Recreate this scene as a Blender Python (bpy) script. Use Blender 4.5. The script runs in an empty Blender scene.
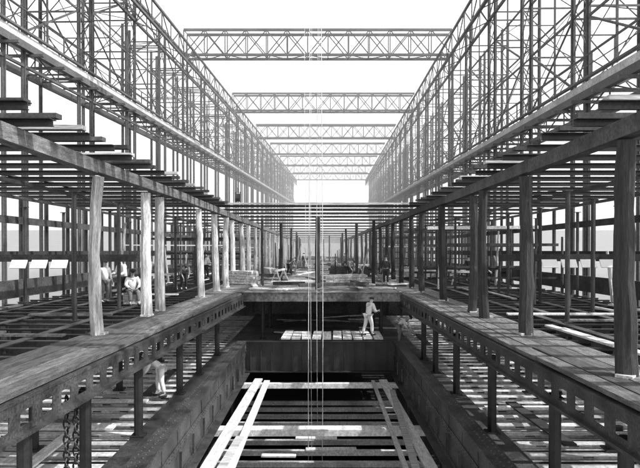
import bpy, math, random
from mathutils import Vector, Matrix
random.seed(7)
R=random.uniform
scene=bpy.context.scene
COL=scene.collection
K=0.0367
def S(x,y,z): return Vector((x,y,z-K*y))

# ---------------- materials ----------------
def mat(name,base,var=0.35,scale=3.0,rough=0.8,metal=0.0,stretch=(1,1,1),bump=0.15,objvar=0.25,fine=30.0):
    m=bpy.data.materials.new(name); m.use_nodes=True
    nt=m.node_tree; N=nt.nodes; L=nt.links; N.clear()
    out=N.new('ShaderNodeOutputMaterial'); b=N.new('ShaderNodeBsdfPrincipled')
    mp=N.new('ShaderNodeMapping'); mp.inputs['Scale'].default_value=stretch
    geo=N.new('ShaderNodeNewGeometry')
    n1=N.new('ShaderNodeTexNoise'); n1.inputs['Scale'].default_value=scale; n1.inputs['Detail'].default_value=6
    n2=N.new('ShaderNodeTexNoise'); n2.inputs['Scale'].default_value=fine; n2.inputs['Detail'].default_value=4
    L.new(geo.outputs['Position'],mp.inputs['Vector']); L.new(mp.outputs['Vector'],n1.inputs['Vector']); L.new(mp.outputs['Vector'],n2.inputs['Vector'])
    r1=N.new('ShaderNodeMapRange'); r1.inputs['From Min'].default_value=.3; r1.inputs['From Max'].default_value=.7
    r1.inputs['To Min'].default_value=base*(1-var); r1.inputs['To Max'].default_value=base*(1+var)
    L.new(n1.outputs['Fac'],r1.inputs['Value'])
    r2=N.new('ShaderNodeMapRange'); r2.inputs['From Min'].default_value=.3; r2.inputs['From Max'].default_value=.7
    r2.inputs['To Min'].default_value=1-var*.8; r2.inputs['To Max'].default_value=1+var*.8
    L.new(n2.outputs['Fac'],r2.inputs['Value'])
    oi=N.new('ShaderNodeObjectInfo'); r3=N.new('ShaderNodeMapRange'); r3.inputs['To Min'].default_value=1-objvar; r3.inputs['To Max'].default_value=1+objvar
    L.new(oi.outputs['Random'],r3.inputs['Value'])
    m1=N.new('ShaderNodeMath'); m1.operation='MULTIPLY'; m2=N.new('ShaderNodeMath'); m2.operation='MULTIPLY'
    L.new(r1.outputs[0],m1.inputs[0]); L.new(r2.outputs[0],m1.inputs[1]); L.new(m1.outputs[0],m2.inputs[0]); L.new(r3.outputs[0],m2.inputs[1])
    cc=N.new('ShaderNodeCombineColor')
    for i in range(3): L.new(m2.outputs[0],cc.inputs[i])
    L.new(cc.outputs[0],b.inputs['Base Color'])
    b.inputs['Roughness'].default_value=rough; b.inputs['Metallic'].default_value=metal
    bp=N.new('ShaderNodeBump'); bp.inputs['Strength'].default_value=bump; bp.inputs['Distance'].default_value=.03
    L.new(n2.outputs['Fac'],bp.inputs['Height']); L.new(bp.outputs[0],b.inputs['Normal'])
    L.new(b.outputs[0],out.inputs[0]); return m
M_WOODV=mat('weathered_timber_upright',.46,.5,2.5,.85,stretch=(6,6,.5),fine=14,bump=.8,objvar=.4)
M_WOODX=mat('plank_across',.45,.5,2.0,.85,stretch=(.4,8,8),fine=10)
M_WOODY=mat('plank_along',.12,.55,2.0,.8,stretch=(6,1.2,6),fine=14,objvar=.55,bump=.3)
M_PALE=mat('pale_fresh_plank',.68,.28,2.0,.8,stretch=(5,1,5),fine=9,objvar=.2)
M_DARKW=mat('tarred_timber',.045,.5,2.0,.8,fine=14,objvar=.5)
M_STEEL=mat('dark_primed_steel',.028,.5,1.5,.5,fine=20,objvar=.5)
M_STEELM=mat('mill_scale_steel',.05,.7,1.6,.42,fine=22,bump=.25)
M_STEELT=mat('worn_steel_beam',.5,.4,1.0,.5,fine=12,objvar=.3)
M_GANT=mat('gantry_steel',.08,.3,.5,.6,fine=8)
M_GANTL=mat('gantry_light_plank',.5,.3,.7,.8,fine=6)
M_PLATE=mat('deck_plate',.14,.6,.6,.55,fine=9,bump=.1)
M_HULL=mat('hull_plate',.022,.5,.4,.6,fine=7)
M_GROUND=mat('yard_earth',.3,.25,.05,.95,fine=.7)
M_ROPE=mat('manila_rope',.6,.2,8,.9,fine=40)
M_IRON=mat('forged_iron',.02,.4,6,.5,fine=40)
M_WHITE=mat('white_paint_board',.85,.04,3,.7,fine=30,objvar=.03,bump=.02)
M_SKIN=mat('skin_grey',.4,.1,8,.6,fine=60,bump=.02)
M_SHIRT=mat('pale_shirt',.78,.08,9,.9,fine=60,objvar=.05)
M_DARKC=mat('dark_cloth',.035,.3,9,.95,fine=60)
M_MIDC=mat('grey_cloth',.18,.3,9,.95,fine=60)

# ---------------- mesh helpers ----------------
class MB:
    def __init__(s): s.v=[]; s.f=[]
    def box(s,x0,x1,y0,y1,z0,z1,sh=0):
        b=len(s.v)
        for z in (z0,z1):
            for (x,y) in ((x0,y0),(x1,y0),(x1,y1),(x0,y1)): s.v.append((x,y,z-sh*y))
        s.f+= [tuple(b+i for i in q) for q in ((0,3,2,1),(4,5,6,7),(0,1,5,4),(1,2,6,5),(2,3,7,6),(3,0,4,7))]
        return s
    def beam(s,p0,p1,w,h,up=(0,0,1)):
        p0=Vector(p0);p1=Vector(p1);d=(p1-p0)
        if d.length<1e-6: return s
        d.normalize(); u=Vector(up)
        if abs(d.dot(u))>.98: u=Vector((0,1,0))
        a=d.cross(u).normalized(); c=a.cross(d).normalized()
        b=len(s.v)
        for p in (p0,p1):
            for (i,j) in ((-1,-1),(1,-1),(1,1),(-1,1)):
                s.v.append(tuple(p+a*(i*w/2)+c*(j*h/2)))
        s.f+= [tuple(b+i for i in q) for q in ((0,3,2,1),(4,5,6,7),(0,1,5,4),(1,2,6,5),(2,3,7,6),(3,0,4,7))]
        return s
    def tube(s,pts,rs,n=8):
        b=len(s.v); pts=[Vector(p) for p in pts]
        for i,p in enumerate(pts):
            d=(pts[min(i+1,len(pts)-1)]-pts[max(i-1,0)]).normalized()
            u=Vector((0,0,1)) if abs(d.z)<.9 else Vector((0,1,0))
            a=d.cross(u).normalized(); c=a.cross(d)
            for k in range(n):
                t=2*math.pi*k/n+math.pi/n
                s.v.append(tuple(p+(a*math.cos(t)+c*math.sin(t))*rs[i]))
        for i in range(len(pts)-1):
            for k in range(n):
                s.f.append((b+i*n+k,b+i*n+(k+1)%n,b+(i+1)*n+(k+1)%n,b+(i+1)*n+k))
        s.f.append(tuple(b+k for k in reversed(range(n)))); s.f.append(tuple(b+(len(pts)-1)*n+k for k in range(n)))
        return s
    def mesh(s,name,m,smooth=False):
        me=bpy.data.meshes.new(name); me.from_pydata(s.v,[],s.f); me.materials.append(m)
        if smooth:
            for p in me.polygons: p.use_smooth=True
        me.update(); return me
def mk(name,me,loc=(0,0,0),parent=None,rot=(0,0,0)):
    o=bpy.data.objects.new(name,me); COL.objects.link(o); o.location=loc; o.rotation_euler=rot
    if parent: o.parent=parent
    return o
def tag(o,label,cat,group=None,kind=None):
    o["label"]=label
    if cat: o["category"]=cat
    if group: o["group"]=group
    if kind: o["kind"]=kind
    return o
def dup(o,loc,rot=None,kids=()):
    c=o.copy(); COL.objects.link(c); c.location=loc
    if rot is not None: c.rotation_euler=rot
    for k in kids:
        kc=k.copy(); COL.objects.link(kc); kc.parent=c
    return c

g=mk('ground',MB().box(-3000,3000,-600,6000,-23,-22).mesh('ground',M_GROUND)); tag(g,'bare grey shipyard ground around the slipway','ground',kind='structure')
hm=bpy.data.materials.new('smoky_air'); hm.use_nodes=True; nt=hm.node_tree; nt.nodes.clear()
o_=nt.nodes.new('ShaderNodeOutputMaterial'); vs=nt.nodes.new('ShaderNodeVolumeScatter'); vs.inputs['Density'].default_value=.0052; vs.inputs['Color'].default_value=(.998,.998,.998,1)
nt.links.new(vs.outputs[0],o_.inputs['Volume'])
hz=mk('haze',MB().box(-200,200,50,260,-21.9,60).mesh('haze',hm)); tag(hz,'thin bright smoky haze over the shipyard','haze',kind='structure')

# ---------------- hull ----------------
HX=13.0; YE=205
for sx in (-1,1):
    mb=MB(); mb.box(*sorted((sx*HX,sx*(HX+.06))),0,YE,-13,-2.4,K)
    for z in (-11,-9,-7,-5,-3.4): mb.box(*sorted((sx*(HX+.063),sx*(HX+.09))),0,YE,z,z+.35,K)
    o=mk('hull_side_plating',mb.mesh('hull_side',M_HULL)); tag(o,'dark riveted hull side plating of a ship under construction','ship hull','hull side plating')
o=mk('hull_bottom',MB().box(-HX+.01,HX-.01,0,YE,-13.1,-12.9,K).mesh('hull_bottom',M_HULL)); tag(o,'dark inner bottom plating of the unfinished ship','ship hull')
mb=MB()
for sx in (-1,1): mb.box(*sorted((sx*3.9,sx*12.9)),0,120,-8.3,-8.22,K)
mb.box(-3.88,3.88,31,120,-8.3,-8.22,K)
o=mk('lower_deck',mb.mesh('lower_deck',M_HULL)); tag(o,'grey steel plating of the lower deck',"deck",kind='structure')

# ---------------- D level ----------------
ZD=-4.67
def rivets(mb,x,y0,y1,z,step=.22,r=.028,axis='z',sgn=1):
    y=y0
    while y<y1:
        b=len(mb.v)
        for k in range(5):
            t=k*1.2566
            if axis=='z': mb.v.append((x+r*math.cos(t),y+r*math.sin(t),z-K*y))
            else: mb.v.append((x,y+r*math.cos(t),z+r*math.sin(t)-K*y))
        mb.v.append((x,y,z+.02-K*y) if axis=='z' else (x+sgn*.02,y,z-K*y))
        for k in range(5): mb.f.append((b+k,b+(k+1)%5,b+5))
        y+=step
HT=.5; XG=3.45
for sx in (-1,1):
    mb=MB(); mb.box(*sorted((sx*(XG+.05),sx*4.7)),3,27.5,ZD-.03,ZD,K)
    X=lambda a,b:sorted((sx*(XG+a),sx*(XG+b)))
    mb.box(*X(-.02,.01),3,27.5,ZD-.95,ZD+HT,K)
    mb.box(*X(-.26,-.023),3,27.5,ZD-.95,ZD-.92,K)
    mb.box(*X(-.10,-.023),3,27.5,ZD+HT-.03,ZD+HT,K)
    mb.box(*X(.013,.34),3,27.5,ZD+HT-.03,ZD+HT,K)
    mb.box(*X(-.045,-.023),3,27.5,ZD-.2,ZD-.02,K)
    mb.box(*X(-.040,-.023),3,27.5,ZD+HT-.17,ZD+HT-.033,K)
    mb.box(*X(-.040,-.023),3,27.5,ZD-.917,ZD-.78,K)
    for x in (.1,.26): rivets(mb,sx*(XG+x),8,27.2,ZD+HT)
    for z,xx in ((-.85,-.04),(-.16,-.045),(-.07,-.045),(HT-.1,-.04)): rivets(mb,sx*(XG+xx),8,27.2,ZD+z,axis='x',sgn=-sx)
    y=4.3
    while y<27.3:
        mb.box(*X(-.11,-.047),y,y+.05,ZD-.75,ZD-.22,K)
        mb.box(*X(-.03,-.0235),y-.05,y+.1,ZD+.0,ZD+HT-.18,K)
        mb.beam(S(sx*(XG+.02),y+.06,ZD+HT-.05),S(sx*(XG+.6),y+.06,ZD+.03),.02,.1)
        y+=1.45
    o=mk('hatch_girder',mb.mesh('stringer',M_STEELM)); tag(o,'deep riveted steel girder and plate edging the open hatch','steel girder','girders edging the hatch')
mb=MB(); mb.box(-XG+.05,XG-.05,27.5,27.54,ZD-.9,ZD+HT,K); mb.box(-XG+.05,XG-.05,27.3,27.497,ZD+HT-.03,ZD+HT,K); mb.box(-XG+.05,XG-.05,27.2,27.497,ZD-.9,ZD-.87,K)
for i in range(14): mb.box(-3.2+i*.48,-3.16+i*.48,27.42,27.496,ZD-.85,ZD+HT-.05,K)
o=mk('hatch_end_coaming',mb.mesh('coaming',M_STEEL)); tag(o,'steel coaming plate closing the far end of the hatch','coaming')
o=mk('tween_deck',MB().box(-4.6,4.6,27.545,60,ZD-.05,ZD-.01,K).mesh('tween',mat('tween_plate',.14,.6,.9,.6,fine=9))); tag(o,'shaded steel deck beyond the open hatch','deck',kind='structure')
mb=MB(); mb.box(-12.9,12.9,44,44.05,ZD-3.5,-2.45,K)
for i in range(-12,13): mb.box(i*1.0,i*1.0+.1,43.85,43.997,ZD,-2.5,K)
o=mk('bulkhead',mb.mesh('bulkhead',M_PLATE)); tag(o,'dark stiffened steel bulkhead across the tween deck','bulkhead')
def holed_beam(L,h=.28,fl=.16,step=.7,name='hb',m=M_STEEL,hole=.3):
    mb=MB(); mb.box(0,L,-fl/2,fl/2,-.02,0); mb.box(0,L,-fl/2,fl/2,-h,-h+.02)
    mb.box(0,L,-.012,.012,-h+.02,-h*.7); mb.box(0,L,-.012,.012,-h*.3,-.02)
    x=0
    while x<L:
        mb.box(x,min(L,x+step-hole),-.012,.012,-h*.7,-h*.3); x+=step
    return mb.mesh(name,m)
me=holed_beam(8.2,.14,.24,.8,'dbeam',M_STEELT,.25)
first=None
y=6.0
while y<43:
    for x in (4.72,-12.87):
        loc=S(x,y,ZD-.04)
        if not first:
            first=mk('tween_deck_beam',me,loc); tag(first,'steel tween deck beam spanning from hatch girder to ship side','deck beam','tween deck beams')
        else: dup(first,loc)
    y+=.78
pm=MB().box(-.14,.14,0,5.2,0,.05,K).mesh('dplank',M_PALE)
pm2=MB().box(-.16,.16,0,4.0,0,.05,K).mesh('dplank',M_DARKW)
pm3=MB().box(-2.2,2.2,-.14,.14,0,.05).mesh('dplank',M_PALE)
for i in range(22):
    sx=1 if i%2 else -1
    x=sx*R(5.0,12.3); y=R(8,33)
    q=R(0,1); cross=q>.6
    if cross: x=sx*R(7,10.4)
    o=mk('loose_plank',pm3 if cross else (pm if q<.12 else pm2),S(x,y,ZD-.037+.012*(i%5)),rot=(0,0,R(-.05,.05)))
    tag(o,'loose timber plank lying across tween deck beams','plank','loose planks on the tween deck')
for i,(y,wd) in enumerate(((15.4,.15),(19.3,.22),(25.8,.12))):
    m_=MB().box(-3.38,3.38,-wd,wd,-.2,0).mesh('hatch_beam',M_PALE)
    o=mk('hatch_cross_timber',m_,S(0,y,-5.74),rot=(0,0,R(-.006,.006))); tag(o,'pale squared timber laid across the open hatch','timber beam','cross timbers in the hatch')
for (x0,x1,y0,y1,w,z,m_) in ((-3.0,-2.7,13.5,26.4,.34,0,M_PALE),(-2.35,-2.3,12.5,26.0,.24,.006,M_PALE),(-2.8,-2.4,10,18,.24,.072,M_WOODX),(2.95,2.75,12,26.2,.34,0,M_PALE),(2.3,2.9,12,24,.2,.072,M_WOODX),(2.2,2.3,10,26,.14,0.005,M_PALE)):
    p0=S(x0,y0,-5.7+z);p1=S(x1,y1,-5.7+z)
    o=mk('hatch_plank',MB().beam((0,0,0),p1-p0,w,.065).mesh('splank',m_),p0); tag(o,'long pale staging plank laid lengthwise in the hatch','plank','staging planks in the hatch')
me=MB(); me.box(-3.88,3.88,-.08,.08,-.02,0); me.box(-3.88,3.88,-.01,.01,-.22,-.02); me=me.mesh('ebeam',M_STEELT)
first=None; y=8
while y<31:
    if not first: first=mk('lower_hatch_beam',me,S(0,y,-7.7)); tag(first,'steel deck beam across the lower hatch opening','deck beam','lower hatch beams')
    else: dup(first,S(0,y,-7.7))
    y+=1.25
for i in range(9):
    y=R(14,27);x=R(-2.4,1.2);L=R(1.2,2.4)
    o=mk('loose_board',MB().box(0,L,-.13,.13,0,.05).mesh('lb',M_PALE),S(x,y,-7.69+i*.003),rot=(0,0,R(-.06,.06))); tag(o,'loose pale board lying on lower hatch beams','plank','boards on the lower hatch beams')
for i in range(10):
    x=-1.6+i*.48
    o=mk('stacked_plank',MB().box(-.205,.205,0,2.5+R(-.3,.3),0,.08,K).mesh('sp',M_PALE),S(x,27.7+R(0,.2),ZD+HT+.01+.004*(i%2)),rot=(0,0,R(-.03,.03)))
    tag(o,'short pale plank lying side by side at the hatch end','plank','planks at the hatch end')
for yy in (28.1,29.6):
    o=mk('plank_bearer',MB().box(-2.0,3.0,-.1,.1,0,HT).mesh('sp',M_DARKW),S(.1,yy,ZD-.005)); tag(o,'dark squared bearer timber under the short pale planks','timber beam','bearers under the planks')
for i in range(14):
    L=R(1,3); o=mk('loose_board',MB().box(0,L,-.1,.1,0,.05).mesh('lb',M_PALE if i%2 else M_WOODX),S(R(-4,2.5),R(31.5,42),ZD+.003*i),rot=(0,0,R(-.6,.6))); tag(o,'loose board lying on the shaded tween deck','plank','boards on the tween deck')

# ---------------- W level ----------------
ZW=-2.125
def wx(side,y):
    t=(y-8)/22.
    return (-4.6+.75*t) if side<0 else (4.35-.3*t)
for sx in (-1,1):
    mb=MB(); y0=4; y1=29.6
    P=lambda y,dz,dx=0: S(wx(sx,y)-sx*dx,y,ZW-.09+dz)
    mb.beam(P(y0,-.03),P(y1,-.03),.22,.05)
    mb.beam(P(y0,-.13,.09),P(y1,-.13,.09),.02,.15)
    mb.beam(P(y0,-.555,.06),P(y1,-.555,.06),.28,.05)
    mb.beam(P(y0,-.48,.09),P(y1,-.48,.09),.02,.10)
    y=y0
    while y<y1:
        mb.beam(P(y,-.3175,.09),P(y+.3,-.3175,.09),.019,.225)
        y+=.66
    mb.beam(P(y0,-.25,-1.45),P(y1,-.25,-1.45),.05,.4)
    o=mk('walkway_girder',mb.mesh('wg',M_STEELM)); tag(o,'dark steel channel girder with row of rectangular openings carrying the walkway','girder','walkway girders beside the hatch')
    offs=((.02,.36),(.37,.74),(.75,1.10),(1.12,1.66))
    for k,(a,b) in enumerate(offs):
        y=4+R(0,2)
        while y<29.4:
            L=R(5,9); ye=min(29.5,y+L)
            z=ZW-.085+R(0,.02)
            c0=S(wx(sx,y)+sx*((a+b)/2-.05),y,z+.04);c1=S(wx(sx,ye)+sx*((a+b)/2-.05+R(-.03,.03)),ye,z+.04+R(0,.015))
            o=mk('walkway_plank',MB().beam((0,0,0),c1-c0,b-a-.025,.08).mesh('wp',M_WOODY),c0)
            tag(o,'worn wooden walkway plank laid on the deck girder','plank','walkway planks')
            y=ye+R(.02,.12)
me=holed_beam(6.9,.2,.14,.6,'wbeam',M_STEEL,.28)
first=None; y=7.0
while y<92:
    for x in (-12.95,6.05):
        loc=S(x,y,ZW-.1)
        if not first:
            first=mk('deck_beam',me,loc); tag(first,'dark steel deck beam pierced with lightening holes','deck beam','open deck beams at walkway level')
        else: dup(first,loc)
    y+=1.1
for x in (-9.6,9.4,-7.3,7.3,-11.4,11.4):
    o=mk('deck_stringer',MB().box(x-.13,x+.13,5,92,ZW-.095,ZW-.07,K).mesh('ds',M_STEELM)); tag(o,'flat steel stringer running along the deck beams','stringer','deck stringers')
mb=MB(); mb.box(-6.0,6.0,29.65,92,ZW-.05,ZW,K); mb.box(-4.1,4.3,29.60,29.645,ZW-.42,ZW+.05,K)
mb.box(-4.1,4.3,29.45,29.597,ZW+.02,ZW+.05,K); mb.box(-12.9,12.9,92.01,YE,ZW-.05,ZW,K)
for i in range(26): mb.box(-6,6,31+i*2.3,31.12+i*2.3,ZW+.003,ZW+.015,K)
for x in (-4,-2,0,2,4): mb.box(x,x+.1,30,92,ZW+.016,ZW+.028,K)
o=mk('main_deck',mb.mesh('main_deck',mat('main_deck_plate',.18,.7,1.1,.6,fine=7))); tag(o,'lapped steel plates of the main deck','deck',kind='structure')
for i in range(80):
    y=31+ (R(0,1)**1.5)*80;x=R(-5,5);L=R(1.0,4)
    o=mk('deck_plank',MB().box(0,L,-.14,.14,0,.06+.1*(i%4==0)).mesh('dp',M_PALE if i%2 else M_DARKW),S(x,y,ZW+.03+.003*i),rot=(0,0,R(-.4,.4)+ (1.57 if i%3==0 else 0)))
    tag(o,'loose plank lying on the main deck plating','plank','loose planks on main deck')
for i in range(44):
    sx=1 if i%2 else -1
    y=R(10,60); x=sx*R(6.4,11.8)
    L=R(2,5)
    cross=i%3==0
    b=MB().box(-L/2,L/2,-.11,.11,0,.05) if cross else MB().box(-.11,.11,0,L,0,.05,K)
    if cross: x=sx*R(8,10)
    o=mk('staging_board',b.mesh('sb',M_PALE if R(0,1)<.35 else M_WOODY),S(x,y,ZW-.066+.004*(i%10)),rot=(0,0,R(-.04,.04)))
    tag(o,'staging board lying across open deck beams','plank','staging boards on open beams')
for i in range(34):
    sx=1 if i%2 else -1
    if i<24: x=sx*R(1.0,5.0); y=R(36,150); zb=ZW+.03
    else: x=sx*R(7.5,11.5); y=R(34,80); zb=ZW-.05
    mb=MB(); n=random.randint(2,5); L=R(1.5,3.5); W=random.randint(2,5)
    for a in range(n):
        for b in range(W):
            q=R(-.2,.2); mb.box(-L/2+q,L/2+q,b*.24,b*.24+.22,a*.16,a*.16+.14)
    for q in (-L*.3,L*.3): mb.box(q,q+.08,-.02,W*.24,-.02,n*.16)
    o=mk('timber_pile',mb.mesh('pile',M_DARKW if i%3 else M_WOODX),S(x,y,zb+.02),rot=(0,0,R(-.5,.5)+(1.57 if i%4==0 else 0))); tag(o,'pile of stacked timber baulks on the deck','timber pile','timber piles')

# ---------------- posts ----------------
def post_mesh(H,r,seed,m):
    rnd=random.Random(seed); mb=MB(); pts=[];rs=[]
    n=11; lx,ly=rnd.uniform(-.1,.1),rnd.uniform(-.05,.05)
    bx,by=rnd.uniform(-.08,.08),rnd.uniform(-.07,.07)
    for i in range(n):
        t=i/(n-1); bow=math.sin(t*math.pi)
        pts.append((lx*t+bx*bow+rnd.uniform(-.016,.016),ly*t+by*bow+rnd.uniform(-.016,.016),H*t))
        rs.append(r*(1.06-.2*t+rnd.uniform(-.06,.06)))
    mb.tube(pts,rs,9); return mb.mesh('post',m)
PM=[post_mesh(3.98,.165,i,M_WOODV) for i in range(5)]
MPD=mat('shade_painted_timber',.03,.5,2.5,.85,stretch=(6,6,.5),fine=14,bump=.6,objvar=.4)  # dark copy of the upright timber, the posts' shade put into its colour
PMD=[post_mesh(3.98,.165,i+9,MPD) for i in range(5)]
wedge=MB().box(-.2,.2,-.13,.13,0,.06).mesh('wedge',M_WOODX)
def add_post(x,y,ms,big=1.0):
    o=mk('timber_post',random.choice(ms),S(x,y,ZW+.005),rot=(R(-.012,.012),R(-.014,.014),R(0,6.28))); o.scale=(big,big,.995)
    tag(o,'rough round timber post shoring the upper beam from walkway','post','timber shoring posts')
    mk('foot_wedge',wedge,(.05,.03,0),o)
for i,y in enumerate((15,19.3,20.9,27,31,34.1,37,41.5,45,49.5,54,59,64,70,76,83,91,100,110,122,136)):
    add_post(-5.58 if y<22 else -5.35,y,PM,1.05 if i%3 else .92)
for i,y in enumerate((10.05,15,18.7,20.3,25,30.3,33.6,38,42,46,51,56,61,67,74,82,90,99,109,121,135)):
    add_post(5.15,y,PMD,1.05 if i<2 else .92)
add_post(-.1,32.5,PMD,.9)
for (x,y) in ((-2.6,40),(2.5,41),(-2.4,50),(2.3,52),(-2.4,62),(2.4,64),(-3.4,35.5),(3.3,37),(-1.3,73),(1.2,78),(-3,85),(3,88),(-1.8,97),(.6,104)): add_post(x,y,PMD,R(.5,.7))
for i in range(66):
    sx=1 if i%2 else -1
    if i<40: x=sx*R(6.6,12.4); y=R(22,80); zb=ZW-.07
    else: x=R(.8,5)*sx; y=R(36,120); zb=ZW+.03
    H=R(1.2,3.8); lx=R(-.6,.6)*(1 if i%3==0 else .15); ly=R(-.4,.4)
    mb=MB(); mb.tube([(0,0,0),(lx*.5,ly*.5,H*.5),(lx,ly,H)],[.08,.07,.055],7)
    o=mk('timber_prop',mb.mesh('prop',M_DARKW if i%3 else M_WOODV),S(x,y,zb)); tag(o,'thin leaning timber prop standing on the deck','prop','leaning timber props')
sm=MB().tube([(0,0,0),(0,0,4.0)],[.07,.07],8); sm.box(-.12,.12,-.12,.12,0,.03); sm.box(-.12,.12,-.12,.12,3.97,4.0); sm=sm.mesh('stanchion',M_STEEL)
first=None
for x in (-9.6,-12.2,-7.6,9.4,7.5,12.2):
    y=12+abs(x)%3
    while y<85:
        loc=S(x+R(-.1,.1),y,ZW-.07)
        if not first: first=mk('steel_stanchion',sm,loc); tag(first,'slim dark steel stanchion under the upper deck beams','stanchion','upper deck stanchions')
        else: dup(first,loc)
        y+=R(3.5,6)
lm=MB().tube([(0,0,0),(0,0,1.98)],[.11,.11],8); lm.box(-.17,.17,-.17,.17,0,.04); lm.box(-.13,.13,-.13,.13,1.9,1.925); lm=lm.mesh('lowpost',M_IRON)
first=None
for x,ys in ((-4.55,(9.2,11.6,15,19.4,22.5,26.5)),(4.4,(8.6,11.2,15.3,19.3,22.8,25.4)),(-9,(12,17,22,27,33,38)),(9,(12,17,22,27,33,38)),(-6.7,(14,20,25,31,36)),(6.8,(14,19.5,25,31,36)),(0,(33,38)),(-3,(31.5,36)),(3.2,(31.5,36))):
    for y in ys:
        loc=S(x,y,ZD+.003)
        if not first: first=mk('tween_deck_pillar',lm,loc); tag(first,'dark iron pillar between tween deck and walkway girder','pillar','tween deck pillars')
        else: dup(first,loc)
lm2=MB().tube([(0,0,0),(0,0,3.5)],[.1,.1],8).mesh('lowpost2',M_IRON); first=None
for x in (-4.1,4.1,-8,8):
    for y in (12,16,20,24,28,33):
        loc=S(x,y,-8.21)
        if not first: first=mk('lower_deck_pillar',lm2,loc); tag(first,'dark iron pillar standing on the lower deck','pillar','lower deck pillars')
        else: dup(first,loc)

# ---------------- U level ----------------
ZU=1.87
for x in (-5.5,5.15):
    y=5
    while y<138:
        ye=y+9.5
        xx=x if (x>0 or y<22) else -5.35
        c0=S(xx,y,ZU+.17);c1=S(xx if x>0 or y<14 else -5.35,ye,ZU+.17+R(-.03,.03))
        o=mk('longitudinal_timber',MB().beam((0,0,0),c1-c0,.28,.3).mesh('lt',M_DARKW if x>0 else M_WOODY),c0); tag(o,'heavy squared timber runner resting on the posts','timber beam','timber runners over the posts')
        y=ye+.02
for x in (-9.6,9.4,-12.4,12.4):
    o=mk('underdeck_girder',MB().box(x-.08,x+.08,5,88,ZU+.22,ZU+.33,K).mesh('ug',M_STEEL)); tag(o,'dark longitudinal steel girder below upper deck beams','girder','underdeck girders')
def flat_beam(x0,x1,h,w,m=M_STEEL):
    b=MB(); b.box(x0,x1,-w,w,h-.015,h); b.box(x0,x1,-.012,.012,.0,h-.015); b.box(x0,x1,-.05,.05,-.012,.0); return b.mesh('ubeam',m)
L=8.3; ub=flat_beam(0,L,.12,.14)
first=None; y=7; st=1.2
while y<31:
    for sx in (-1,1):
        xin=4.5 if sx>0 else -4.7
        jig=R(-.1,.15)
        x=(xin-jig) if sx>0 else (xin+jig-L)
        loc=S(x,y,ZU+.345)
        if not first: first=mk('upper_deck_beam',ub,loc); tag(first,'steel upper deck beam with free end projecting over the opening','deck beam','upper deck beams')
        else: dup(first,loc)
    y+=st; st*=1.03
fb=flat_beam(-12.9,12.9,.11,.12)
first=None; y=31.0; st=2.8
while y<200:
    loc=S(0,y,ZU+.345)
    if not first: first=mk('full_width_deck_beam',fb,loc); tag(first,'long steel upper deck beam spanning the whole ship width','deck beam','full width upper deck beams')
    else: dup(first,loc)
    y+=st; st*=1.17
for (yy,zz,hh,m_) in ((30.7,.46,.09,M_WOODX),(34.6,.46,.08,M_PALE),(40,.46,.10,M_PALE)):
    o=mk('cross_plank',MB().box(-5.2,5.2,-.18,.18,0,hh).mesh('cp',m_),S(0,yy,ZU+zz)); tag(o,'long thick plank laid across the upper beams','plank','planks across the upper opening end')
for i in range(24):
    sx=1 if i%2 else -1
    x=sx*R(5.8,12.2); y=R(8,60)
    L=R(3,6)
    o=mk('upper_plank',MB().box(-.10,.10,0,L,0,.04,K).mesh('up',M_WOODY),S(x,y,ZU+.47+.004*(i%12)),rot=(0,0,R(-.03,.03)))
    tag(o,'staging plank lying on top of upper deck beams','plank','planks on the upper deck beams')
for i in range(40):
    sx=1 if i%2 else -1
    y=8.6+(i//2)*1.15+R(-.15,.15); L=R(1.2,3.0); xin=R(4.5,4.9)
    x0=sx*xin; x1=sx*(xin+L)
    o=mk('cross_timber',MB().box(min(x0,x1)-x0,max(x0,x1)-x0,-.12,.12,0,.09).mesh('ct',M_DARKW if i%3 else M_WOODX),S(x0,y,ZU+.525),rot=(0,0,R(-.025,.025)))
    tag(o,'short thick timber laid crosswise on the upper beams','timber beam','crosswise timbers on the upper beams')

# ---------------- ship side ----------------
fm=MB(); fm.box(-.09,.09,-.03,.03,0,5.0); fm.box(-.02,.02,-.08,.08,0,5.0); fm=fm.mesh('rib',M_STEEL)
first=None
for sx in (-1,1):
    y=14
    while y<130:
        loc=S(sx*12.95,y,-2.8)
        if not first: first=mk('hull_rib',fm,loc); tag(first,'upright dark steel hull rib at the ship side','hull rib','hull ribs')
        else: dup(first,loc)
        y+=2.4
for sx in (-1,1):
    for z,h,m_ in ((-2.0,.75,M_DARKW),(-.45,.4,M_DARKW),(1.1,.3,M_DARKW)):
        o=mk('side_ribband',MB().box(sx*12.75-.05,sx*12.75+.05,8,130,z,z+h,K).mesh('rb',m_)); tag(o,'long timber ribband fastened along the hull ribs','ribband','side ribbands')
for sx,y in ((-1,21.5),(1,22.5)):
    r=mk('staging_plank',MB().box(-3.0,3.6,-.04,.04,-.12,.14).mesh('rail',M_DARKW),S(sx*9.7,y,-.30)); tag(r,'wide dark plank slung between the stanchions','plank','slung planks')
    for k in range(4 if sx>0 else 3):
        x=sx*(10.7-k*.72)
        o=mk('white_board',MB().box(-.28,.28,-.02,.02,-.34,0).mesh('wb',M_WHITE),S(x,y-.12,-.36),rot=(-.6,0,R(-.02,.02))); tag(o,'small white painted board hung from the dark plank','board','white boards on the staging')
for i in range(50):
    sx=1 if i%2 else -1
    y=R(29,80); z=random.choice((-1.5,-1.1,-.7,-.2,.3,.8,1.3))+R(-.05,.05); x=sx*9.5
    o=mk('staging_pole',MB().beam((-3.3,0,0),(3.3,R(-.2,.2),R(-.05,.05)),.08,R(.06,.2)).mesh('rail',M_DARKW if i%5 else M_PALE),S(x,y,z)); tag(o,'horizontal staging pole lashed between stanchions','staging pole','staging poles')

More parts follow.
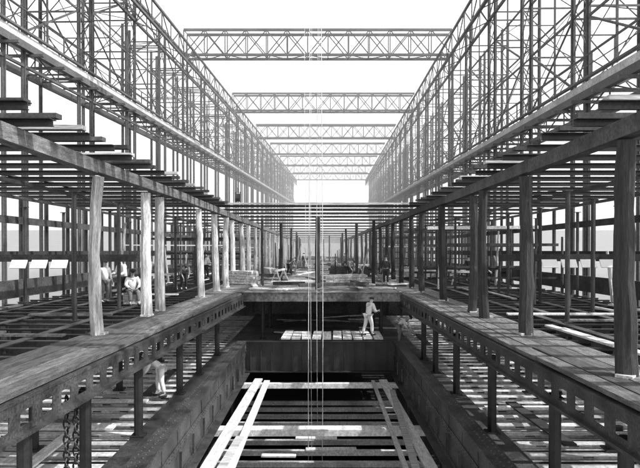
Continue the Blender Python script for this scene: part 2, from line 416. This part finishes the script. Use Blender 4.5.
# ---------------- gantry ----------------
GB=-22; GS=.025
def lattice(mb,p0,p1,depth,up,w,bays,double=True,post=True):
    p0=Vector(p0);p1=Vector(p1);u=Vector(up)*depth
    for i in range(bays):
        a=p0.lerp(p1,i/bays);b=p0.lerp(p1,(i+1)/bays)
        if double or i%2==0: mb.beam(a,b+u,w,w)
        if double or i%2: mb.beam(a+u,b,w,w)
        if post: mb.beam(a,a+u,w,w)
TS=9.2
sides=((-1,-17.2,10.3),(1,13.0,7.2))
for sx,xin,zr in sides:
    GSs=GS if sx<0 else .029
    D=sx*3.6; H=20.0
    legm=MB(); legm.box(-.13,.13,-.03,.03,0,H-GB); legm.box(-.03,.03,-.12,.12,0,H-GB); legm=legm.mesh('gleg',M_GANT)
    brs=[];sbs=[]
    for var in range(3):
        rv=random.Random(var*7+3)
        br=MB()
        zs=[zr,zr+4.2+rv.uniform(-.8,.8),zr+8.0+rv.uniform(-.8,.5),H-2.2]
        for b in zs:
            br.beam((0,0,b),(D,0,b),.1,.1); br.beam((0,2,b),(D,2,b),.1,.1)
            for xx in (0,D): br.beam((xx,0,b),(xx,2.0,b),.09,.09)
        for i in range(3):
            a,b=zs[i],zs[i+1]
            br.beam((0,0,a),(D,0,b),.055,.055); br.beam((D,2,a),(0,2,b),.055,.055)
            for xx in (0,D):
                for q in range(2):
                    aa=a+(b-a)*q/2;bb=a+(b-a)*(q+1)/2
                    br.beam((xx,0,aa),(xx,2.0,bb),.055,.055)
                    if xx==0: br.beam((xx,2,aa),(xx,0,bb),.055,.055)
        brs.append(br.mesh('gbr',M_GANT))
        sb=MB()
        for xx in (0,D):
            for j in range(2):
                a,b=zs[j]+.5,zs[j+1]
                w_=.11 if xx==0 else .06
                if rv.random()<.8: sb.beam((xx,2,a),(xx,TS,b),w_,w_)
                if rv.random()<.5: sb.beam((xx,2,b),(xx,TS,a),w_*.8,w_*.8)
            for z in (zs[1],zs[2]): sb.beam((xx,2,z),(xx,TS,z),.08,.14)
        my=rv.uniform(4.4,6)
        sb.beam((0,my,zr+.5),(0,my,H-2),.1,.1)
        for z in (zs[1],zs[2]): sb.beam((0,my,z),(D,my,z),.07,.07)
        sbs.append(sb.mesh('gsb',M_GANT))
    n=int((252-22)/TS); protos=[]
    for i in range(n):
        yy=22+i*TS; loc=(xin+GSs*yy,yy,0)
        if i<3:
            f=mk('gantry_tower',None,loc,rot=(0,0,-GSs)); tag(f,'tall steel lattice gantry tower with crossed bracing','gantry tower','gantry towers')
            kids=[mk('leg',legm,(lx,ly,GB),f) for (lx,ly) in ((0,0),(D,0),(0,2.0),(D,2.0))]
            kids.append(mk('cross_bracing',brs[i],(0,0,0),f)); kids.append(mk('side_bracing',sbs[i],(0,0,0),f)); protos.append((f,kids))
        else:
            f,kids=protos[random.randrange(3)]; dup(f,loc,kids=kids)
    e=mk('gantry_walkway',None,(xin+GSs*20,20,zr),rot=(0,0,-GSs)); tag(e,'long gantry walkway with pale planking and lattice rail','gantry walkway','gantry walkways')
    LY=232
    mb=MB(); mb.beam((-sx*.3,0,-.4),(-sx*.3,LY,-.4),.3,.4); mb.beam((-sx*.3,0,.45),(-sx*.3,LY,.45),.2,.12); mb.beam((D,0,0),(D,LY,0),.25,.5)
    mb.beam((-sx*.3,0,0),(D,0,0),.2,.5)
    mk('chord',mb.mesh('ch',M_GANT),(0,0,0),e)
    mb=MB(); mb.beam((-sx*.22,0,.05),(-sx*.22,LY,.05),.04,.5); mb.beam((D*.25,0,.25),(D*.25,LY,.25),1.5,.06)
    mk('planking',mb.mesh('pl',M_GANTL),(0,0,0),e)
    mb=MB(); y=0
    while y<LY:
        mb.box(-sx*.3-.035,-sx*.3+.035,y,y+.07,.5,1.6); y+=2.5
    mb.beam((-sx*.3,0,1.6),(-sx*.3,LY,1.6),.06,.06); mb.beam((-sx*.3,0,1.05),(-sx*.3,LY,1.05),.04,.04)
    mk('handrail',mb.mesh('hr',M_GANT),(0,0,0),e)
    mb=MB(); lattice(mb,(0,0,-1.3),(0,LY,-1.3),.95,(0,0,1),.06,80,False); mb.beam((0,0,-1.35),(0,LY,-1.35),.16,.14)
    y=.5
    while y<150:
        mb.beam((-sx*1.0,y,-.72),(D*.4,y,-.72),.2,.14); y+=2.6
    mk('lattice_web',mb.mesh('lw',M_GANT),(0,0,0),e)
    e=mk('gantry_runway_girder',None,(xin+GSs*10,10,H-2.2),rot=(0,0,-GSs)); tag(e,'long lattice runway girder along the gantry top','lattice girder','gantry runway girders')
    mb=MB()
    for xx in (0,-sx*1.4):
        for z in (0,2.0): mb.beam((xx,0,z),(xx,240,z),.2,.2)
    mk('chord',mb.mesh('ch',M_GANT),(0,0,0),e)
    mb=MB()
    lattice(mb,(0,0,0),(0,240,0),2.0,(0,0,1),.08,80,False); lattice(mb,(-sx*1.4,0,0),(-sx*1.4,240,0),2.0,(0,0,1),.09,80,False)
    lattice(mb,(0,0,0),(0,240,0),1.4,(-sx,0,0),.07,80,False,False)
    mk('lattice_web',mb.mesh('lw',M_GANT),(0,0,0),e)
first=None
x0,x1=-17.6,13.6
c=MB()
for y in (0,1.8):
    for z in (0,2.9): c.beam((x0,y,z),(x1,y,z),.24,.28)
c=c.mesh('trc',M_GANT)
w=MB()
for y in (0,1.8): lattice(w,(x0,y,0),(x1,y,0),2.9,(0,0,1),.11,13,y==0)
lattice(w,(x0,0,0),(x1,0,0),1.8,(0,1,0),.08,13,False)
w=w.mesh('trw',M_GANT)
for y in (7,38.5,70,103,134,163,192,222,250):
    loc=(GS*y,y,20.15)
    if not first:
        first=mk('overhead_truss',None,loc); tag(first,'wide overhead lattice truss spanning between the gantry sides','truss','overhead trusses')
        kids=[mk('chord',c,(0,0,0),first),mk('lattice_web',w,(0,0,0),first)]
    else: dup(first,loc,kids=kids)
o=mk('crane_beam',MB().beam((0,0,0),(0,32,0),.3,.5).mesh('cb',M_GANT),(-.2,7.5,19.7)); tag(o,'steel beam between overhead trusses carrying the hoisting ropes','beam')
for (x,y,zb,r) in ((-.42,23,-9,.014),(-.33,23,-9,.008),(-.1,23.5,-8.1,.011),(.08,23,-9,.015),(.0,23.2,-1,.007),(-.55,22.6,-1.5,.007)):
    mb=MB(); n=12; ph=R(0,6)
    pts=[(.03*math.sin(ph+i*.6),R(-.01,.01),zb+(19.5-zb)*i/n) for i in range(n+1)]
    mb.tube(pts,[r]*(n+1),6)
    o=mk('hoisting_rope',mb.mesh('rope',M_ROPE,True),(x,y,0)); tag(o,'pale rope hanging down into the open hatch','rope','hoisting ropes')

def chain(loc,n,s=.1):
    mb=MB()
    for i in range(n):
        pts=[]
        for k in range(9):
            t=2*math.pi*k/8; a,b=math.cos(t)*s*.42,math.sin(t)*s*.75
            pts.append((a,0,b-i*s*1.1) if i%2 else (0,a,b-i*s*1.1))
        mb.tube(pts,[s*.16]*9,5)
    o=mk('hanging_chain',mb.mesh('chain',M_IRON,True),loc); tag(o,'heavy iron link chain hanging from the walkway girder','chain','hanging chains'); return o
chain(S(-4.62,10.9,-2.75),22,.13); chain(S(-4.55,11.15,-2.75),20,.13)
mb=MB(); mb.tube([(-.1,0,0),(.1,0,0)],[.2,.2],14); mb.box(-.13,-.103,-.14,.14,-.25,.3); mb.box(.103,.13,-.14,.14,-.25,.3); mb.tube([(0,0,.25),(0,0,.5)],[.03,.03],6)
o=mk('pulley_block',mb.mesh('pb',M_IRON),S(-4.2,30.75,ZU+.81)); tag(o,'dark pulley block standing on the upper beam end','pulley block')
tm=MB()
tm.beam((-.9,0,.8),(.9,0,.8),.12,.12)
for sx in (-1,1):
    for sy in (-1,1): tm.beam((sx*.7,0,.8),(sx*.8,sy*.35,0),.07,.07)
tm=tm.mesh('trestle',M_WOODX); first=None
for (x,y,rz) in ((2.8,45,1.2),(3.5,52,.5),(-3,58,1),(1,64,.2),(-8.5,32,.4),(8.8,36,.1),(-2.6,39,1.3)):
    if not first: first=mk('trestle',tm,S(x,y,ZW+.02),rot=(0,0,rz)); tag(first,'small wooden carpenter trestle standing on the deck','trestle','trestles')
    else: dup(first,S(x,y,ZW+.02),(0,0,rz))

# ---------------- people ----------------
def skinmesh(name,verts,edges,radii,m,root=0,sub=1):
    me=bpy.data.meshes.new(name); me.from_pydata([tuple(v) for v in verts],edges,[]); 
    o=bpy.data.objects.new(name,me); COL.objects.link(o)
    md=o.modifiers.new('s','SKIN'); md.use_smooth_shade=True
    sv=me.skin_vertices[0].data
    for i,r in enumerate(radii):
        sv[i].radius=(r if isinstance(r,tuple) else (r,r)); sv[i].use_root=(i==root)
    md2=o.modifiers.new('u','SUBSURF'); md2.levels=sub; md2.render_levels=sub
    dg=bpy.context.evaluated_depsgraph_get(); dg.update()
    nm=bpy.data.meshes.new_from_object(o.evaluated_get(dg)); nm.materials.clear(); nm.materials.append(m)
    for p in nm.polygons: p.use_smooth=True
    bpy.data.objects.remove(o); return nm
def rotx(v,c,a):
    v=Vector(v)-Vector(c); v.rotate(Matrix.Rotation(a,3,'X')); return v+Vector(c)
def person(pose,loc,rz,shirt,trou,label,hat=True,sc=1.0):
    ped=.95; lean=0
    arms=dict(e=((-.27,.03,1.15),(.27,.03,1.15)),w=((-.29,-.06,.9),(.29,-.06,.9)))
    legs=dict(k=((-.11,-.02,.5),(.11,-.02,.5)),a=((-.12,.03,.09),(.12,.03,.09)))
    if pose=='bend':
        lean=.95; arms=dict(e=((-.24,-.42,1.0),(.24,-.42,1.0)),w=((-.16,-.55,.78),(.16,-.55,.78))); legs=dict(k=((-.13,-.1,.5),(.13,.0,.5)),a=((-.14,-.05,.09),(.14,.1,.09)))
    elif pose=='work':
        lean=.3; arms=dict(e=((-.27,-.2,1.1),(.27,-.22,1.12)),w=((-.18,-.42,1.1),(.16,-.45,1.05)))
        legs=dict(k=((-.12,-.12,.52),(.12,.06,.5)),a=((-.13,-.12,.09),(.13,.22,.09)))
    elif pose=='walk':
        legs=dict(k=((-.1,-.16,.52),(.1,.08,.5)),a=((-.1,-.2,.09),(.1,.32,.13)))
        arms=dict(e=((-.27,.12,1.17),(.27,-.08,1.17)),w=((-.28,.05,.93),(.28,-.28,1.0)))
    elif pose=='sit':
        ped=.5; lean=.25
        legs=dict(k=((-.14,-.45,.5),(.14,-.45,.5)),a=((-.14,-.42,.09),(.14,-.5,.09)))
        arms=dict(e=((-.26,-.22,.72),(.26,-.22,.72)),w=((-.12,-.42,.62),(.12,-.42,.62)))
    P=(0,0,ped); off=ped-.95
    U=lambda v: rotx((v[0],v[1],v[2]+off),P,lean)
    hips=[Vector((-.09,0,ped-.04)),Vector((.09,0,ped-.04))]
    sp,ch,nk,hb,hd,tp=U((0,.0,1.13)),U((0,.01,1.33)),U((0,.0,1.47)),U((0,-.01,1.55)),U((0,-.02,1.65)),U((0,-.01,1.73))
    sh=[U((-.18,0,1.42)),U((.18,0,1.42))]
    V=[];E=[];Rr=[]
    def add(p,r,par=None):
        V.append(Vector(p));Rr.append(r)
        if par is not None:E.append((par,len(V)-1))
        return len(V)-1
    p=add(P,(.14,.1)); s=add(sp,(.13,.095),p); c=add(ch,(.15,.11),s); n=add(nk,.06,c); h0=add(hb,.065,n); h=add(hd,(.078,.095),h0); t=add(tp,(.06,.07),h)
    nose=add(U((0,-.125,1.635)),.013,h)
    for i in (0,1):
        sg=-1 if i==0 else 1
        a=add(sh[i],.06,c); e=add(arms['e'][i],.045,a); w=add(arms['w'][i],.03,e)
        dv=(Vector(arms['w'][i])-Vector(arms['e'][i])).normalized(); side=Vector((0,1,0)) if abs(dv.y)<.8 else Vector((0,0,1))
        side=(side-dv*side.dot(dv)).normalized(); W=Vector(arms['w'][i]); nrm=dv.cross(side)
        pa=add(W+dv*.07,(.036,.02),w)
        for k,(o_,l_) in enumerate(((-.033,.065),(-.011,.08),(.011,.075),(.033,.055))):
            f1=add(W+dv*(.1+l_*.5)+side*o_*1.2,.009,pa); add(W+dv*(.1+l_)+side*o_*1.2+nrm*(-sg)*.025,.008,f1)
        th=add(W+dv*.07-side*.05,.01,w); add(W+dv*.11-side*.065,.009,th)
        hp=add(hips[i],.09,p); k=add(legs['k'][i],.062,hp); an=add(legs['a'][i],.042,k); add(Vector(legs['a'][i])+Vector((0,-.17,-.05)),.032,an)
    body=skinmesh('person_body',V,E,Rr,M_SKIN)
    o=mk('person',body,loc,rot=(0,0,rz)); o.scale=(sc,)*3; tag(o,label,'person')
    def cloth(name,nodes,edges,rad,m,root=0):
        me=skinmesh(name,nodes,edges,rad,m,root,1); mk(name,me,(0,0,0),o)
    ew=[Vector(arms['e'][i]).lerp(Vector(arms['w'][i]),.8) for i in (0,1)]
    cloth('shirt',[Vector(P)+Vector((0,0,-.02)),sp,ch,nk.lerp(ch,.3),sh[0],arms['e'][0],ew[0],sh[1],arms['e'][1],ew[1]],[(0,1),(1,2),(2,3),(2,4),(4,5),(5,6),(2,7),(7,8),(8,9)],[(.17,.13),(.165,.125),(.185,.14),.085,.085,.065,.05,.085,.065,.05],shirt)
    la=[Vector(legs['k'][i]).lerp(Vector(legs['a'][i]),.88) for i in (0,1)]
    cloth('trousers',[Vector(P)+Vector((0,0,.03)),hips[0],legs['k'][0],la[0],hips[1],legs['k'][1],la[1]],[(0,1),(1,2),(2,3),(0,4),(4,5),(5,6)],[(.17,.13),.115,.085,.07,.115,.085,.07],trou)
    for i in (0,1):
        A=Vector(legs['a'][i]); mb=MB(); mb.tube([A+Vector((0,.07,-.045)),A+Vector((0,0,-.035)),A+Vector((0,-.12,-.05)),A+Vector((0,-.2,-.06))],[.04,.055,.045,.025],8); mk('boot',mb.mesh('boot',M_DARKC,True),(0,0,0),o)
        e=U(((-.032 if i==0 else .032),-.095,1.655)); mb=MB(); mb.tube([e,e+Vector((0,-.008,0))],[.01,.006],6); mk('eye',mb.mesh('eye',M_IRON),(0,0,0),o)
    up=(tp-hd).normalized(); fw=U((0,-1,1.65))-U((0,0,1.65))
    if hat:
        mb=MB(); q=hd+up*.045
        mb.tube([q,q+up*.03,q+up*.065,q+up*.08],[.104,.115,.1,.05],12); mb.beam(q+fw*.07,q+fw*.15-up*.015,.14,.012,up)
        mk('flat_cap',mb.mesh('cap',M_DARKC,True),(0,0,0),o)
    else:
        mb=MB(); q=hd-fw*.015
        mb.tube([q,q+up*.05,q+up*.09,q+up*.11],[.09,.1,.08,.03],12); mk('hair',mb.mesh('hair',M_DARKC,True),(0,0,0),o)
    return o
person('work',S(2.3,28.6,ZD+HT+.09),2.2,M_SHIRT,M_SHIRT,'workman in pale shirt and trousers leaning forward by the planks',hat=False,sc=1.06)
A=person('stand',S(4.0,36.4,ZW+.02),-.3,M_DARKC,M_DARKC,'man in dark suit and cap standing on the main deck')
person('bend',S(3.95,30.0,ZD+.0),1.0,M_SHIRT,M_MIDC,'workman in pale shirt bending beside a pillar')
person('bend',S(-5.1,19.2,ZD-.03),-1.2,M_SHIRT,M_SHIRT,'workman in pale clothes stooping under the walkway')
B=person('work',S(-8.35,25.6,ZW-.07),-.6,M_SHIRT,M_DARKC,'workman in pale shirt reaching on the open beams',sc=1.1)
person('sit',S(-7.6,24.2,ZW-.06),.5,M_SHIRT,M_MIDC,'workman in pale shirt sitting on a wooden box',sc=1.1)
person('stand',S(-8.9,24.8,ZW-.07),.9,M_SHIRT,M_MIDC,'workman in pale shirt standing among stanchions')
Cc=person('bend',S(1.9,42.,ZW+.02),.8,M_MIDC,M_DARKC,'workman in grey clothes bending over the deck plating')
Dd=person('walk',S(2.6,62.,ZW+.02),-.5,M_MIDC,M_DARKC,'workman in grey jacket walking along the deck')
person('walk',S(9.1,33.,ZW-.07),1.5,M_DARKC,M_DARKC,'workman in dark clothes walking on staging boards')
for src,x,y,rz in ((A,-1.8,66,1),(Cc,-2.6,50,2),(Dd,-10.5,37,1.1),(A,10.4,42,.2),(B,-8.6,45,2.2),(Cc,-7.5,33,.4)):
    dup(src,S(x,y,ZW+.02 if abs(x)<6 else ZW-.07),(0,0,rz),kids=list(src.children))
mb=MB(); mb.box(-.3,.3,-.2,.2,0,.04).box(-.3,.3,-.2,.2,.38,.42).box(-.3,-.26,-.2,.2,.04,.38).box(.26,.3,-.2,.2,.04,.38).box(-.26,.26,-.16,-.14,.04,.38)
o=mk('tool_box',mb.mesh('tb',M_WOODX),S(-7.6,24.25,ZW-.05)); tag(o,'open wooden tool box used as a seat','box')

# ---------------- world, sun, camera ----------------
sund=Vector((.62,-.22,.80)).normalized()
el=math.asin(sund.z); az=math.atan2(sund.x,sund.y)
w=bpy.data.worlds.new("World"); scene.world=w; w.use_nodes=True
nt=w.node_tree; N=nt.nodes; L=nt.links; N.clear()
sky=N.new('ShaderNodeTexSky'); sky.sky_type='NISHITA'; sky.sun_disc=False; sky.sun_elevation=el; sky.sun_rotation=az; sky.dust_density=6
bw=N.new('ShaderNodeRGBToBW'); bg=N.new('ShaderNodeBackground'); bg.inputs['Strength'].default_value=.15; ow=N.new('ShaderNodeOutputWorld')
geo=N.new('ShaderNodeTexCoord'); sep=N.new('ShaderNodeSeparateXYZ'); mr=N.new('ShaderNodeMapRange')
mr.inputs['From Min'].default_value=.37; mr.inputs['From Max'].default_value=.50; mr.inputs['To Min'].default_value=13.0; mr.inputs['To Max'].default_value=-1.2
ad=N.new('ShaderNodeMath'); ad.operation='ADD'; mx=N.new('ShaderNodeMath'); mx.operation='MAXIMUM'; mx.inputs[1].default_value=.6
L.new(geo.outputs['Generated'],sep.inputs[0]); L.new(sep.outputs['Z'],mr.inputs['Value'])
L.new(sky.outputs[0],bw.inputs[0]); L.new(bw.outputs[0],ad.inputs[0]); L.new(mr.outputs[0],ad.inputs[1]); L.new(ad.outputs[0],mx.inputs[0]); L.new(mx.outputs[0],bg.inputs[0]); L.new(bg.outputs[0],ow.inputs[0])
ld=bpy.data.lights.new('sun','SUN'); ld.energy=5; ld.angle=math.radians(.5)
lo=bpy.data.objects.new('sun',ld); COL.objects.link(lo); lo.rotation_euler=(-sund).to_track_quat('-Z','Y').to_euler()
cd=bpy.data.cameras.new('camera'); cam=bpy.data.objects.new('camera',cd); COL.objects.link(cam)
cd.sensor_width=36; cd.lens=33.75; cd.clip_start=.1; cd.clip_end=9000
cam.location=(0,0,0); cam.rotation_euler=(math.radians(90-.573),0,0)
scene.camera=cam
scene.view_settings.view_transform='Standard'; scene.view_settings.look='None'; scene.view_settings.exposure=0
